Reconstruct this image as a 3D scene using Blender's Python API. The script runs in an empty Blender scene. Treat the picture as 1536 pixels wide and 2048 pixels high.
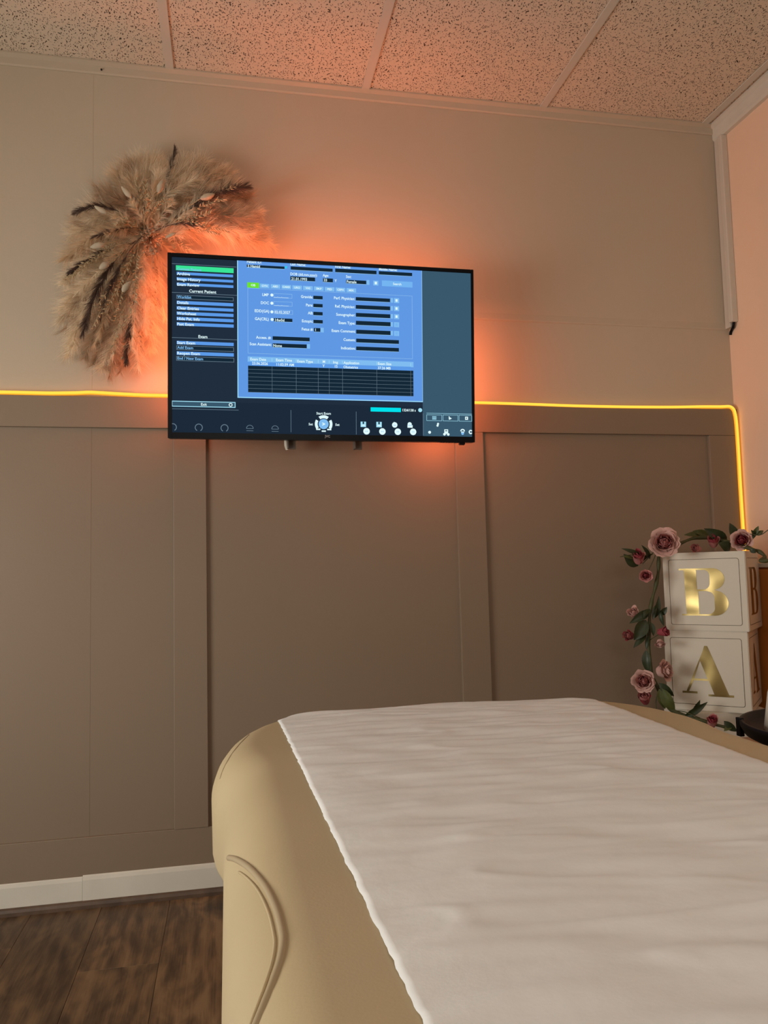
import bpy, bmesh, math, random
from mathutils import Vector, Matrix, noise
from mathutils.bvhtree import BVHTree
import numpy as np

SC = bpy.context.scene
COL = SC.collection

def lin(r, g, b):
    f = lambda c: (c/255.0)/12.92 if c/255.0 <= .04045 else (((c/255.0)+.055)/1.055)**2.4
    return (f(r), f(g), f(b), 1.0)

# ------------------------------------------------------------------ camera
F, YAW, PITCH, ROLL = 1542.7, 0.2014, 0.0789, -0.0249
CAM = Vector((0.0, -2.3083, 0.8844))
_fw = Vector((math.sin(YAW)*math.cos(PITCH), math.cos(YAW)*math.cos(PITCH), math.sin(PITCH)))
_r0 = Vector((math.cos(YAW), -math.sin(YAW), 0)); _u0 = _r0.cross(_fw)
CR = _r0*math.cos(ROLL)+_u0*math.sin(ROLL); CU = _u0*math.cos(ROLL)-_r0*math.sin(ROLL); CF = _fw
cd = bpy.data.cameras.new('camera'); cam = bpy.data.objects.new('camera', cd); COL.objects.link(cam)
cd.sensor_fit = 'HORIZONTAL'; cd.sensor_width = 36.0; cd.lens = F/1536*36.0
cd.clip_start = .02; cd.clip_end = 60
cam.matrix_world = Matrix(((CR.x, CU.x, -CF.x, CAM.x), (CR.y, CU.y, -CF.y, CAM.y), (CR.z, CU.z, -CF.z, CAM.z), (0, 0, 0, 1)))
SC.camera = cam
# survey helpers: a sight line of the photograph, where it meets a plane of the room
def ray(x, y): return CF+CR*((x-768)/F)-CU*((y-1024)/F)
def at(x, y, ax, v):
    d = ray(x, y); return CAM+d*((v-CAM[ax])/d[ax])
def atd(x, y, t): return CAM+ray(x, y)*t

# ------------------------------------------------------------------ world, lights, exposure
w = bpy.data.worlds.new('world'); SC.world = w; w.use_nodes = True
w.node_tree.nodes['Background'].inputs[0].default_value = (.6, .58, .55, 1)
w.node_tree.nodes['Background'].inputs[1].default_value = .3
def area(name, loc, target, sx, sy, watts, color):
    l = bpy.data.lights.new(name, 'AREA'); l.shape = 'RECTANGLE'; l.size = sx; l.size_y = sy
    l.energy = watts; l.color = color
    o = bpy.data.objects.new(name, l); COL.objects.link(o); o.location = loc
    o.rotation_euler = (Vector(target)-Vector(loc)).to_track_quat('-Z', 'Y').to_euler()
    return o
area('assumed_window_light', (-1.86, -1.45, .90), (0, -1.45, .90), 1.3, .8, 38.0, (1.0, .985, .91))  # unseen window, assumed as the source of the soft light from the left
area('rear_fill_light', (.1, -4.32, 1.75), (.1, 0, 1.75), 1.5, .8, 12.0, (1.0, .96, .87))  # added soft fill from behind the camera, not a known window
area('overhead_fill_light', (.55, -2.7, 2.40), (.55, -2.7, 0), .58, .58, 5.5, (1.0, .95, .86))  # unseen lamp added overhead to brighten the paper and couch top
SC.view_settings.view_transform = 'Standard'; SC.view_settings.look = 'None'
SC.view_settings.exposure = 0.0; SC.view_settings.gamma = 1.0; SC.view_settings.use_curve_mapping = False

# ------------------------------------------------------------------ helpers
def origin(o):
    while o.parent: o = o.parent
    return o.location
def tag(o, label=None, cat=None, group=None, kind=None):
    if label: o['label'] = label
    if cat: o['category'] = cat
    if group: o['group'] = group
    if kind: o['kind'] = kind
    return o
def thing(name, loc, label, cat, group=None):
    o = bpy.data.objects.new(name, None); COL.objects.link(o); o.location = loc
    o.empty_display_size = .05
    return tag(o, label, cat, group)
def obj(name, verts, faces, m, parent=None, smooth=False, uv=None):
    off = origin(parent) if parent else Vector((0, 0, 0))
    me = bpy.data.meshes.new(name)
    me.from_pydata([(v[0]-off[0], v[1]-off[1], v[2]-off[2]) for v in verts], [], faces)
    me.materials.append(m); me.update()
    if smooth: me.polygons.foreach_set('use_smooth', [True]*len(me.polygons))
    o = bpy.data.objects.new(name, me); COL.objects.link(o)
    if parent: o.parent = parent
    return o
def struct(name, verts, faces, m, parent=None, label=None):
    o = obj(name, verts, faces, m, parent)
    if not parent: o['kind'] = 'structure'
    if label: o['label'] = label
    return o
class G:
    def __init__(s): s.v = []; s.f = []
    def add(s, v, f):
        n = len(s.v); s.v += [tuple(p) for p in v]; s.f += [tuple(i+n for i in q) for q in f]; return s
    def box(s, x0, x1, y0, y1, z0, z1):
        return s.add([(x0,y0,z0),(x1,y0,z0),(x1,y1,z0),(x0,y1,z0),(x0,y0,z1),(x1,y0,z1),(x1,y1,z1),(x0,y1,z1)],
                     [(0,3,2,1),(4,5,6,7),(0,1,5,4),(1,2,6,5),(2,3,7,6),(3,0,4,7)])
    def bbox(s, x0, x1, y0, y1, z0, z1, b=.002):   # bevelled box
        vs = []
        bm = bmesh.new(); bmesh.ops.create_cube(bm, size=1)
        for v in bm.verts: v.co = Vector((x0 if v.co.x < 0 else x1, y0 if v.co.y < 0 else y1, z0 if v.co.z < 0 else z1))
        bmesh.ops.bevel(bm, geom=bm.edges[:], offset=b, segments=2, affect='EDGES', profile=.5)
        return s.bm(bm)
    def bm(s, bm):
        bm.verts.index_update(); s.add([v.co[:] for v in bm.verts], [[v.index for v in f.verts] for f in bm.faces]); bm.free(); return s
    def tube(s, pts, r, n=8, closed=False, caps=True):
        pts = [Vector(p) for p in pts]; m = len(pts)
        rr = r if hasattr(r, '__len__') else [r]*m
        ring = []; prev = None
        for i, p in enumerate(pts):
            t = (pts[(i+1) % m if closed else min(i+1, m-1)]-pts[(i-1) % m if closed else max(i-1, 0)]).normalized()
            if prev is None:
                a = Vector((0, 0, 1)) if abs(t.z) < .9 else Vector((1, 0, 0))
                nx = t.cross(a).normalized()
            else: nx = (prev-t*prev.dot(t)).normalized()
            prev = nx; ny = t.cross(nx)
            ring.append([p+(nx*math.cos(2*math.pi*k/n)+ny*math.sin(2*math.pi*k/n))*rr[i] for k in range(n)])
        v = [q for a in ring for q in a]; f = []
        for i in range(m if closed else m-1):
            for k in range(n):
                j = (i+1) % m
                f.append((i*n+k, i*n+(k+1) % n, j*n+(k+1) % n, j*n+k))
        if caps and not closed: f.append(tuple(range(n-1, -1, -1))); f.append(tuple((m-1)*n+k for k in range(n)))
        return s.add(v, f)
    def lathe(s, c, prof, n=32, axis=None):
        v = []; f = []
        for r, z in prof:
            for k in range(n):
                a = 2*math.pi*k/n; v.append((c[0]+r*math.cos(a), c[1]+r*math.sin(a), c[2]+z))
        for i in range(len(prof)-1):
            for k in range(n): f.append((i*n+k, i*n+(k+1) % n, (i+1)*n+(k+1) % n, (i+1)*n+k))
        f.append(tuple(range(n-1, -1, -1))); f.append(tuple((len(prof)-1)*n+k for k in range(n)))
        return s.add(v, f)
    def prism(s, prof, x0, x1):      # (y,z) outline swept along x
        n = len(prof); v = [(x0, y, z) for y, z in prof]+[(x1, y, z) for y, z in prof]
        f = [tuple(range(n)), tuple(range(2*n-1, n-1, -1))]+[(i, i+n, (i+1) % n+n, (i+1) % n) for i in range(n)]
        return s.add(v, f)
    def out(s, name, m, parent=None, smooth=False): return obj(name, s.v, s.f, m, parent, smooth)
    def struct(s, name, m, parent=None): return struct(name, s.v, s.f, m, parent)
def fixn(o):
    bm = bmesh.new(); bm.from_mesh(o.data); bmesh.ops.recalc_face_normals(bm, faces=bm.faces[:]); bm.to_mesh(o.data); bm.free(); return o
def autosmooth(o, ang=40):
    bm = bmesh.new(); bm.from_mesh(o.data)
    for f in bm.faces: f.smooth = True
    for e in bm.edges:
        e.smooth = (len(e.link_faces) == 2 and e.calc_face_angle(0) < math.radians(ang))
    bm.to_mesh(o.data); bm.free(); return o

# ------------------------------------------------------------------ materials
def mat(name, col, rough=.6, metal=0, spec=.5, bump=None, var=None, emis=None, sheen=0, transl=0):
    """col = linear rgba; bump = (scale, strength, detail); var = (scale, amount)"""
    m = bpy.data.materials.new(name); m.use_nodes = True
    nt = m.node_tree; N = nt.nodes; L = nt.links; b = N['Principled BSDF']
    b.inputs['Base Color'].default_value = col; b.inputs['Roughness'].default_value = rough
    b.inputs['Metallic'].default_value = metal; b.inputs['Specular IOR Level'].default_value = spec
    if sheen: b.inputs['Sheen Weight'].default_value = sheen
    tc = N.new('ShaderNodeTexCoord')
    if var:
        n = N.new('ShaderNodeTexNoise'); n.inputs['Scale'].default_value = var[0]; n.inputs['Detail'].default_value = 4
        L.new(tc.outputs['Object'], n.inputs['Vector'])
        mr = N.new('ShaderNodeMapRange'); mr.inputs[1].default_value = .3; mr.inputs[2].default_value = .7
        mr.inputs[3].default_value = 1-var[1]; mr.inputs[4].default_value = 1+var[1]
        L.new(n.outputs['Fac'], mr.inputs[0])
        mx = N.new('ShaderNodeMix'); mx.data_type = 'RGBA'; mx.blend_type = 'MULTIPLY'; mx.inputs[0].default_value = 1
        mx.inputs[6].default_value = col; L.new(mr.outputs[0], mx.inputs[7]); L.new(mx.outputs[2], b.inputs['Base Color'])
    if bump:
        n = N.new('ShaderNodeTexNoise'); n.inputs['Scale'].default_value = bump[0]; n.inputs['Detail'].default_value = bump[2] if len(bump) > 2 else 3
        L.new(tc.outputs['Object'], n.inputs['Vector'])
        bp = N.new('ShaderNodeBump'); bp.inputs['Strength'].default_value = bump[1]; bp.inputs['Distance'].default_value = .002
        L.new(n.outputs['Fac'], bp.inputs['Height']); L.new(bp.outputs[0], b.inputs['Normal'])
    if emis:
        b.inputs['Emission Color'].default_value = emis[0]; b.inputs['Emission Strength'].default_value = emis[1]
    if transl:
        t = N.new('ShaderNodeBsdfTranslucent'); t.inputs[0].default_value = col
        ms = N.new('ShaderNodeMixShader'); ms.inputs[0].default_value = transl
        L.new(b.outputs[0], ms.inputs[1]); L.new(t.outputs[0], ms.inputs[2]); L.new(ms.outputs[0], N['Material Output'].inputs[0])
    return m
def emit(name, col, s=1.0):
    m = bpy.data.materials.new(name); m.use_nodes = True; nt = m.node_tree; nt.nodes.clear()
    e = nt.nodes.new('ShaderNodeEmission'); e.inputs[0].default_value = col; e.inputs[1].default_value = s
    o = nt.nodes.new('ShaderNodeOutputMaterial'); nt.links.new(e.outputs[0], o.inputs[0]); return m

M = {}
M['wall'] = mat('cream_wall_paint', (.53, .435, .33, 1), .75, bump=(180, .12), var=(1.6, .03))
M['taupe'] = mat('taupe_panel_paint', (.232, .168, .115, 1), .55, bump=(160, .10), var=(1.3, .04))
M['white'] = mat('white_gloss_trim', (.66, .62, .54, 1), .45, bump=(90, .08), var=(9, .05))
M['plastic'] = mat('white_plastic', (.62, .56, .48, 1), .4)
M['tee'] = mat('cream_grid_metal', (.60, .55, .47, 1), .45)
M['black'] = mat('black_plastic', (.004, .004, .006, 1), .3, spec=.12)
M['blackmatte'] = mat('black_matte_metal', (.007, .007, .010, 1), .5, spec=.2)
M['vinyl'] = mat('cream_leatherette', (.50, .395, .235, 1), .5, bump=(420, .06, 2), var=(6, .03))
M['paper'] = mat('white_tissue_paper', (.87, .87, .86, 1), .85, bump=(70, .25, 5), transl=.1)
M['card'] = mat('white_card', (.66, .60, .50, 1), .55, bump=(200, .05))
M['gold'] = mat('gold_foil', (.44, .33, .135, 1), .33, metal=1, bump=(9, 1.0, 1))
for n_ in M['gold'].node_tree.nodes:
    if n_.type == 'BUMP': n_.inputs['Distance'].default_value = .02
M['led'] = emit('yellow_light_strip', (1.0, .53, .055, 1), 1.5)
M['ledbody'] = mat('amber_silicone', (.55, .30, .03, 1), .4, emis=((1.0, .40, .02, 1), .8))
M['back'] = emit('orange_backlight', (1.0, .215, .085, 1), 52.0)
M['stone'] = mat('dark_scotia', (.095, .058, .038, 1), .5, var=(25, .3))

def floor_mat():
    m = bpy.data.materials.new('brown_oak_laminate'); m.use_nodes = True; nt = m.node_tree; N = nt.nodes; L = nt.links; b = N['Principled BSDF']
    tc = N.new('ShaderNodeTexCoord'); oi = N.new('ShaderNodeObjectInfo')
    mp = N.new('ShaderNodeMapping'); mp.inputs['Scale'].default_value = (6, 2.2, 1)
    cx = N.new('ShaderNodeCombineXYZ'); mu = N.new('ShaderNodeMath'); mu.operation = 'MULTIPLY'; mu.inputs[1].default_value = 37
    L.new(oi.outputs['Random'], mu.inputs[0]); L.new(mu.outputs[0], cx.inputs[0]); L.new(mu.outputs[0], cx.inputs[1])
    L.new(cx.outputs[0], mp.inputs['Location']); L.new(tc.outputs['Object'], mp.inputs['Vector'])
    n1 = N.new('ShaderNodeTexNoise'); n1.inputs['Scale'].default_value = 2.0; n1.inputs['Detail'].default_value = 5; n1.inputs['Distortion'].default_value = 1.2
    L.new(mp.outputs[0], n1.inputs['Vector'])
    wv = N.new('ShaderNodeTexWave'); wv.bands_direction = 'X'; wv.inputs['Scale'].default_value = 1.3; wv.inputs['Distortion'].default_value = 9; wv.inputs['Detail'].default_value = 4; wv.inputs['Detail Scale'].default_value = 1.6
    L.new(mp.outputs[0], wv.inputs['Vector'])
    mp2 = N.new('ShaderNodeMapping'); mp2.inputs['Scale'].default_value = (140, 5, 1); L.new(tc.outputs['Object'], mp2.inputs['Vector'])
    n2 = N.new('ShaderNodeTexNoise'); n2.inputs['Scale'].default_value = 2; n2.inputs['Detail'].default_value = 3; L.new(mp2.outputs[0], n2.inputs['Vector'])
    a = N.new('ShaderNodeMath'); a.operation = 'MULTIPLY_ADD'; a.inputs[1].default_value = .13; L.new(wv.outputs['Fac'], a.inputs[0]); L.new(n1.outputs['Fac'], a.inputs[2])
    a2 = N.new('ShaderNodeMath'); a2.operation = 'MULTIPLY_ADD'; a2.inputs[1].default_value = .34; L.new(n2.outputs['Fac'], a2.inputs[0]); L.new(a.outputs[0], a2.inputs[2])
    rp = N.new('ShaderNodeValToRGB'); e = rp.color_ramp.elements
    e[0].position = .44; e[0].color = (.036, .0195, .0100, 1); e[1].position = .92; e[1].color = (.210, .120, .058, 1)
    k = rp.color_ramp.elements.new(.66); k.color = (.098, .054, .027, 1)
    L.new(a2.outputs[0], rp.inputs[0])
    hs = N.new('ShaderNodeHueSaturation'); mr = N.new('ShaderNodeMapRange'); mr.inputs[3].default_value = .75; mr.inputs[4].default_value = 1.25
    L.new(oi.outputs['Random'], mr.inputs[0]); L.new(mr.outputs[0], hs.inputs['Value']); L.new(rp.outputs[0], hs.inputs['Color'])
    L.new(hs.outputs[0], b.inputs['Base Color']); b.inputs['Roughness'].default_value = .5
    bp = N.new('ShaderNodeBump'); bp.inputs['Strength'].default_value = .15; bp.inputs['Distance'].default_value = .001; L.new(n2.outputs['Fac'], bp.inputs['Height']); L.new(bp.outputs[0], b.inputs['Normal'])
    return m
M['floor'] = floor_mat()
def tile_mat():
    m = bpy.data.materials.new('fissured_ceiling_tile'); m.use_nodes = True; nt = m.node_tree; N = nt.nodes; L = nt.links; b = N['Principled BSDF']
    tc = N.new('ShaderNodeTexCoord'); oi = N.new('ShaderNodeObjectInfo')
    ad = N.new('ShaderNodeVectorMath'); ad.operation = 'ADD'; cx = N.new('ShaderNodeCombineXYZ')
    mu = N.new('ShaderNodeMath'); mu.operation = 'MULTIPLY'; mu.inputs[1].default_value = 23; L.new(oi.outputs['Random'], mu.inputs[0]); L.new(mu.outputs[0], cx.inputs[0]); L.new(mu.outputs[0], cx.inputs[1])
    L.new(tc.outputs['Object'], ad.inputs[0]); L.new(cx.outputs[0], ad.inputs[1])
    # meander the coordinates so that the pits wander like worm tracks
    nz = N.new('ShaderNodeTexNoise'); nz.inputs['Scale'].default_value = 26; nz.inputs['Detail'].default_value = 2; L.new(ad.outputs[0], nz.inputs['Vector'])
    sb = N.new('ShaderNodeVectorMath'); sb.operation = 'SUBTRACT'; sb.inputs[1].default_value = (.5, .5, .5); L.new(nz.outputs['Color'], sb.inputs[0])
    sl = N.new('ShaderNodeVectorMath'); sl.operation = 'SCALE'; sl.inputs['Scale'].default_value = .034; L.new(sb.outputs[0], sl.inputs[0])
    a2 = N.new('ShaderNodeVectorMath'); a2.operation = 'ADD'; L.new(ad.outputs[0], a2.inputs[0]); L.new(sl.outputs[0], a2.inputs[1])
    def pits(sx, sy, thr, soft):
        mp = N.new('ShaderNodeMapping'); mp.inputs['Scale'].default_value = (sx, sy, 0); L.new(a2.outputs[0], mp.inputs['Vector'])
        vo = N.new('ShaderNodeTexVoronoi'); vo.voronoi_dimensions = '2D'; vo.inputs['Scale'].default_value = 1; L.new(mp.outputs[0], vo.inputs['Vector'])
        sp = N.new('ShaderNodeSeparateColor'); L.new(vo.outputs['Color'], sp.inputs[0])
        th = N.new('ShaderNodeMath'); th.operation = 'MULTIPLY'; th.inputs[1].default_value = thr; L.new(sp.outputs[0], th.inputs[0])
        df = N.new('ShaderNodeMath'); df.operation = 'SUBTRACT'; L.new(th.outputs[0], df.inputs[0]); L.new(vo.outputs['Distance'], df.inputs[1])
        mr = N.new('ShaderNodeMapRange'); mr.inputs[1].default_value = 0; mr.inputs[2].default_value = soft; L.new(df.outputs[0], mr.inputs[0])
        return mr.outputs[0]
    p1 = pits(175, 84, .275, .06); p2 = pits(120, 108, .245, .06)
    mx = N.new('ShaderNodeMath'); mx.operation = 'MAXIMUM'; L.new(p1, mx.inputs[0]); L.new(p2, mx.inputs[1])
    rp = N.new('ShaderNodeMix'); rp.data_type = 'RGBA'; rp.inputs[6].default_value = (.70, .585, .46, 1); rp.inputs[7].default_value = (.085, .052, .034, 1)
    L.new(mx.outputs[0], rp.inputs[0]); L.new(rp.outputs[2], b.inputs['Base Color']); b.inputs['Roughness'].default_value = .9; b.inputs['Specular IOR Level'].default_value = .2
    iv = N.new('ShaderNodeMath'); iv.operation = 'SUBTRACT'; iv.inputs[0].default_value = 1; L.new(mx.outputs[0], iv.inputs[1])
    bp = N.new('ShaderNodeBump'); bp.inputs['Strength'].default_value = .6; bp.inputs['Distance'].default_value = .003; L.new(iv.outputs[0], bp.inputs['Height']); L.new(bp.outputs[0], b.inputs['Normal'])
    return m
M['tile'] = tile_mat()

# ================================================================== the room
XL, XR, YB, H = -1.75, 1.70, -4.2, 2.418
# --- floor of separate laminate planks, running to the panelled wall
fl = G().box(XL, XR, YB, .05, -.06, -.008).struct('floor', mat('dark_subfloor', (.012, .007, .004, 1), .9))
PW = .179; random.seed(3); px0 = -.342
i0 = int(math.floor((XL-px0)/PW)); i1 = int(math.ceil((XR-px0)/PW))
ends = {0: -.378, -1: -1.02, 1: -.83}
for i in range(i0, i1):
    xa, xb = max(px0+i*PW, XL), min(px0+(i+1)*PW, XR)
    y = 0.03; e = ends.get(i, -random.uniform(.2, 1.2))
    while y > YB:
        y2 = max(e, YB)
        if xb-xa > .01 and y-y2 > .01:
            G().bbox(xa+.0003, xb-.0003, y2+.0003, y-.0003, -.008, 0, .0009).out('plank', M['floor'], fl)
        y = y2; e = y2-1.28
# --- ceiling: slab, lay-in tiles, exposed tees
ce = G().box(XL-.1, XR+.1, YB-.1, .1, H+.10, H+.16).struct('ceiling', mat('void_slab', (.2, .19, .18, 1), .9))
tx = [-.158+.6*k for k in range(-3, 4)]
ty = [-.6*k for k in range(1, 7)]
xs = [XL]+[x for x in tx if XL+.02 < x < XR-.02]+[XR]; ys = [0]+ty+[YB]
for a, b in zip(xs[:-1], xs[1:]):
    for c, d in zip(ys[1:], ys[:-1]):
        if d-c < .03: continue
        G().box(a+.001, b-.001, c+.001, d-.001, H+.002, H+.016).out('ceiling_tile', M['tile'], ce)
for x in tx:
    if XL+.02 < x < XR-.02: G().bbox(x-.0125, x+.0125, YB, -.006, H-.0035, H+.001, .0008).out('tee_bar', M['tee'], ce)
for y in ty:
    for a, b in zip(xs[:-1], xs[1:]): G().bbox(a+.0127, b-.0127, y-.0125, y+.0125, H-.003, H+.001, .0008).out('cross_tee', M['tee'], ce)
# --- wall angles / cornice
t1 = G().prism([(0, H-.032), (-.003, H-.032), (-.0065, H-.028), (-.008, H-.010), (-.020, H-.004), (-.020, H+.001), (0, H+.001)], XL, XR).struct('trim_1', M['wall'])
_q = at(203, 139, 1, -.009)
G().tube([(_q.x, -.004, _q.z), (_q.x, -.012, _q.z-.001), (_q.x, -.013, _q.z-.003)], .0024, 6).out('nail', M['blackmatte'], t1)
g = G(); prof = [(0, -.056), (.014, -.056), (.020, -.050), (.022, -.014), (.034, -.006), (.034, .001), (0, .001)]
n = len(prof); v = [(XR-a, YB, H+z) for a, z in prof]+[(XR-a, 0-.001, H+z) for a, z in prof]
g.add(v, [tuple(range(n)), tuple(range(2*n-1, n-1, -1))]+[(i, (i+1) % n, (i+1) % n+n, i+n) for i in range(n)]); t2 = g.struct('trim_2', M['white'])
# --- panelled wall (faces the camera)
ZR0, ZR1, ZB0, ZB1 = 1.319, 1.409, .083, .184
wb = G().box(XL-.1, XR+.1, .012, .12, -.06, H+.12).struct('wall_back', M['wall'])
VJ = -.378
def wpart(nm, x0, x1, y0, z0, z1, m, b=.0012): return G().bbox(x0, x1, y0, .013, z0, z1, b).out(nm, m, wb)
wpart('plaster_panel', XL, VJ, -.0006, ZR0+.02, 1.987, M['wall'], .0005)
wpart('plaster_panel', XL, VJ-.0004, -.0002, 1.97, H+.02, M['wall'], .0002)
wpart('plaster_panel', VJ-.02, XR, 0.0, ZR0+.02, 1.695, M['wall'], .0003)
wpart('plaster_panel', VJ-.02, XR, 0.0003, 1.69, H+.02, M['wall'], .0003)
# a shallow sloping lip where the lower plaster board laps the upper one
G().prism([(.010, 1.6855), (.0003, 1.6855), (-.0030, 1.688), (-.0034, 1.692), (.0006, 1.7135), (.010, 1.7135)], .1, XR-.001).out('board_lip', M['wall'], wb)
tp = -.004
wpart('wainscot_panel', XL, VJ, tp-.0004, 0, ZR0+.02, M['taupe'], .0004)
wpart('wainscot_panel', VJ-.02, XR, tp, 0, ZR0+.02, M['taupe'], .0003)
fp = -.0155
wpart('rail', XL, XR, fp, ZR0, ZR1, M['taupe'], .0016)
wpart('rail', XL, XR, fp+.003, 0.03, ZB1, M['taupe'], .0016)
for a, b, d in ((-.936, -.842, 0), (-.152, -.0585, .0005), (.7005, .793, 0), (1.589, XR, .0008)):
    wpart('stile', a, b, fp+d, ZB1-.0005, ZR0-.0003, M['taupe'], .0016)
# --- right wall, left wall with an assumed window opening, rear wall cut open for the added fill light
G().box(XR, XR+.1, YB-.1, .012, -.06, H+.12).struct('wall_right', mat('pink_cream_wall_paint', (.86, .60, .44, 1), .75, bump=(180, .12), var=(1.6, .03)))
def wall_hole(name, ax, c0, c1, lo, hi, a0, a1, z0, z1):
    g = G()
    for (p, q, zz0, zz1) in ((lo, a0, -.06, H+.12), (a1, hi, -.06, H+.12), (a0, a1, -.06, z0), (a0, a1, z1, H+.12)):
        if ax == 0: g.box(c0, c1, p, q, zz0, zz1)
        else: g.box(p, q, c0, c1, zz0, zz1)
    return g.struct(name, M['wall'])
wall_hole('wall_left', 0, XL-.1, XL, YB-.1, .012, -2.1, -.8, .5, 1.3)  # opening is assumed, cut to let in the light from the left
wall_hole('wall_rear', 1, YB-.1, YB, XL, XR, -.65, .85, 1.35, 2.15)
# --- white skirting in two lengths, dark scotia below
bb = G().prism([(.0, .019), (-.0165, .019), (-.0165, .070), (-.0145, .079), (-.010, .084), (.0, .0855)], XL, -.394).struct('baseboard_back', M['white'])
G().prism([(.0, .019), (-.0178, .019), (-.0178, .072), (-.0158, .081), (-.011, .086), (.0, .0875)], -.3932, XR).out('skirting_length', M['white'], bb)
G().prism([(-.0, 0), (-.027, 0), (-.0268, .009), (-.024, .016), (-.018, .0188), (-.0, .019)], XL, XR).struct('trim_3', M['stone'])

# ================================================================== treatment couch
XC, BW, YE, ZT = .362, .388, -.862, .640
def left_half(y):    # half width of the couch at y
    s = (y-(YE-.32))/.32
    k = (1-min(max(s, 0), .9999)**2.7)**(1/2.7)
    t = min(max((y+1.27)/.12, 0), 1); t = t*t*(3-2*t)
    return (BW-.019+.019*t)*k
def top_z(y):
    s = min(max((y-(YE-.10))/.10, 0), 1)
    return ZT-.055*(1-math.sqrt(max(0, 1-s*s)))
RX, RZ = .064, .075
def bed_z(x, y):
    hw = left_half(min(y, YE-.001))*(1.09 if x > XC else 1); d = abs(x-XC)-(hw-RX)
    z = top_z(y)
    z += .0025*(1-min(1, abs(x-XC)/max(hw-RX, .01))**2)
    if d > 0: z -= RZ*(1-math.sqrt(max(0, 1-min(d/RX, 1)**2)))
    return z
def section(y, k=1.0):
    hw = left_half(y); zt = top_z(y); zb = .46+(ZT-zt)*.8
    rx = min(RX, hw*.6); n = 12
    L = []
    for i in range(6):
        a = math.pi/2*(i/6)
        L.append((hw-.04*(1-math.sin(a)), zb+.04*(1-math.cos(a))))
    for i in range(n+1):
        a = math.pi/2*(i/n)
        L.append((hw-rx*(1-math.cos(a)), zt-RZ*(1-math.sin(a))))
    for fx in (.75, .5, .25): L.append(((hw-rx)*fx, zt+.0025*(1-fx*fx)))
    left = [(XC-d, z) for d, z in L]; right = [(XC+d+hw*.09*min(1, d/(hw-rx)), z) for d, z in reversed(L)]
    return left+[(XC, zt+.0025)]+right
ysn = [YE-.0005, YE-.003, YE-.008, YE-.016, YE-.027, YE-.04, YE-.056, YE-.075, YE-.1, YE-.13, YE-.165, YE-.2, YE-.24, YE-.28, YE-.33]
y = ysn[-1]
while y > -2.72: y -= .035; ysn.append(y)
v = []; f = []; ns = None
for y in ysn:
    s_ = section(y); ns = len(s_); v += [(x, y, z) for x, z in s_]
for j in range(len(ysn)-1):
    for k in range(ns): f.append((j*ns+k, (j+1)*ns+k, (j+1)*ns+(k+1) % ns, j*ns+(k+1) % ns))
f.append(tuple(range(ns))); f.append(tuple((len(ysn)-1)*ns+k for k in range(ns-1, -1, -1)))
couch = thing('treatment_couch', (XC, -1.75, 0), 'cream leatherette treatment couch with piped seams and paper on top', 'couch')
mt = fixn(obj('mattress', v, f, M['vinyl'], couch, True))
bvh = BVHTree.FromPolygons([Vector(p) for p in v], [q for q in f if len(q) < 5])
def on_bed(px, py, lift=0.0):
    h = bvh.ray_cast(CAM, ray(px, py).normalized())
    return (h[0]-ray(px, py).normalized()*lift) if h[0] else None
def spline(P, n):
    P = [Vector(p) for p in P]; out = []
    for i in range(len(P)-1):
        p0, p1, p2, p3 = P[max(i-1, 0)], P[i], P[i+1], P[min(i+2, len(P)-1)]
        for k in range(n):
            t = k/n
            out.append(.5*((2*p1)+(p2-p0)*t+(2*p0-5*p1+4*p2-p3)*t*t+(3*p1-p0-3*p2+p3)*t**3))
    out.append(P[-1]); return out
seam = [on_bed(a, b) for a, b in ((458, 1715), (474, 1719), (500, 1736), (530, 1771), (552, 1815), (564, 1858), (567, 1885), (561, 1920), (547, 1962), (528, 2010), (510, 2055), (494, 2095))]
seam = [p for p in seam if p is not None]
sp = spline(seam, 6)
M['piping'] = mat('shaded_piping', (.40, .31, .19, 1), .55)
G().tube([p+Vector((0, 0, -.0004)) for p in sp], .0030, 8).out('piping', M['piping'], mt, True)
sp2 = [Vector((p.x-.006, p.y+.001, p.z+.0002)) for p in sp]
sp2 = [Vector((p.x, p.y, bed_z(p.x, p.y)+.0004)) for p in sp2]
G().tube(sp2[10:], .0012, 6).out('stitch_line', M['vinyl'], mt, True)
seam2 = [p for p in (on_bed(a, b) for a, b in ((541, 1447), (520, 1455), (498, 1470), (478, 1490), (460, 1514), (447, 1538), (440, 1558))) if p is not None]
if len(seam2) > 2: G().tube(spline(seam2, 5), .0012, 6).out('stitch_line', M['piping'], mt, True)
G().bbox(XC-.30, XC+.30, -2.65, -1.0, .40, .47, .01).out('under_frame', M['plastic'], couch)
for yy in (-2.35, -1.25): G().bbox(XC-.12, XC+.12, yy-.12, yy+.12, .05, .405, .01).out('lifting_column', M['plastic'], couch)
G().bbox(XC-.26, XC+.26, -2.55, -1.05, 0, .06, .008).out('base_plate', M['plastic'], couch)

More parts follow.
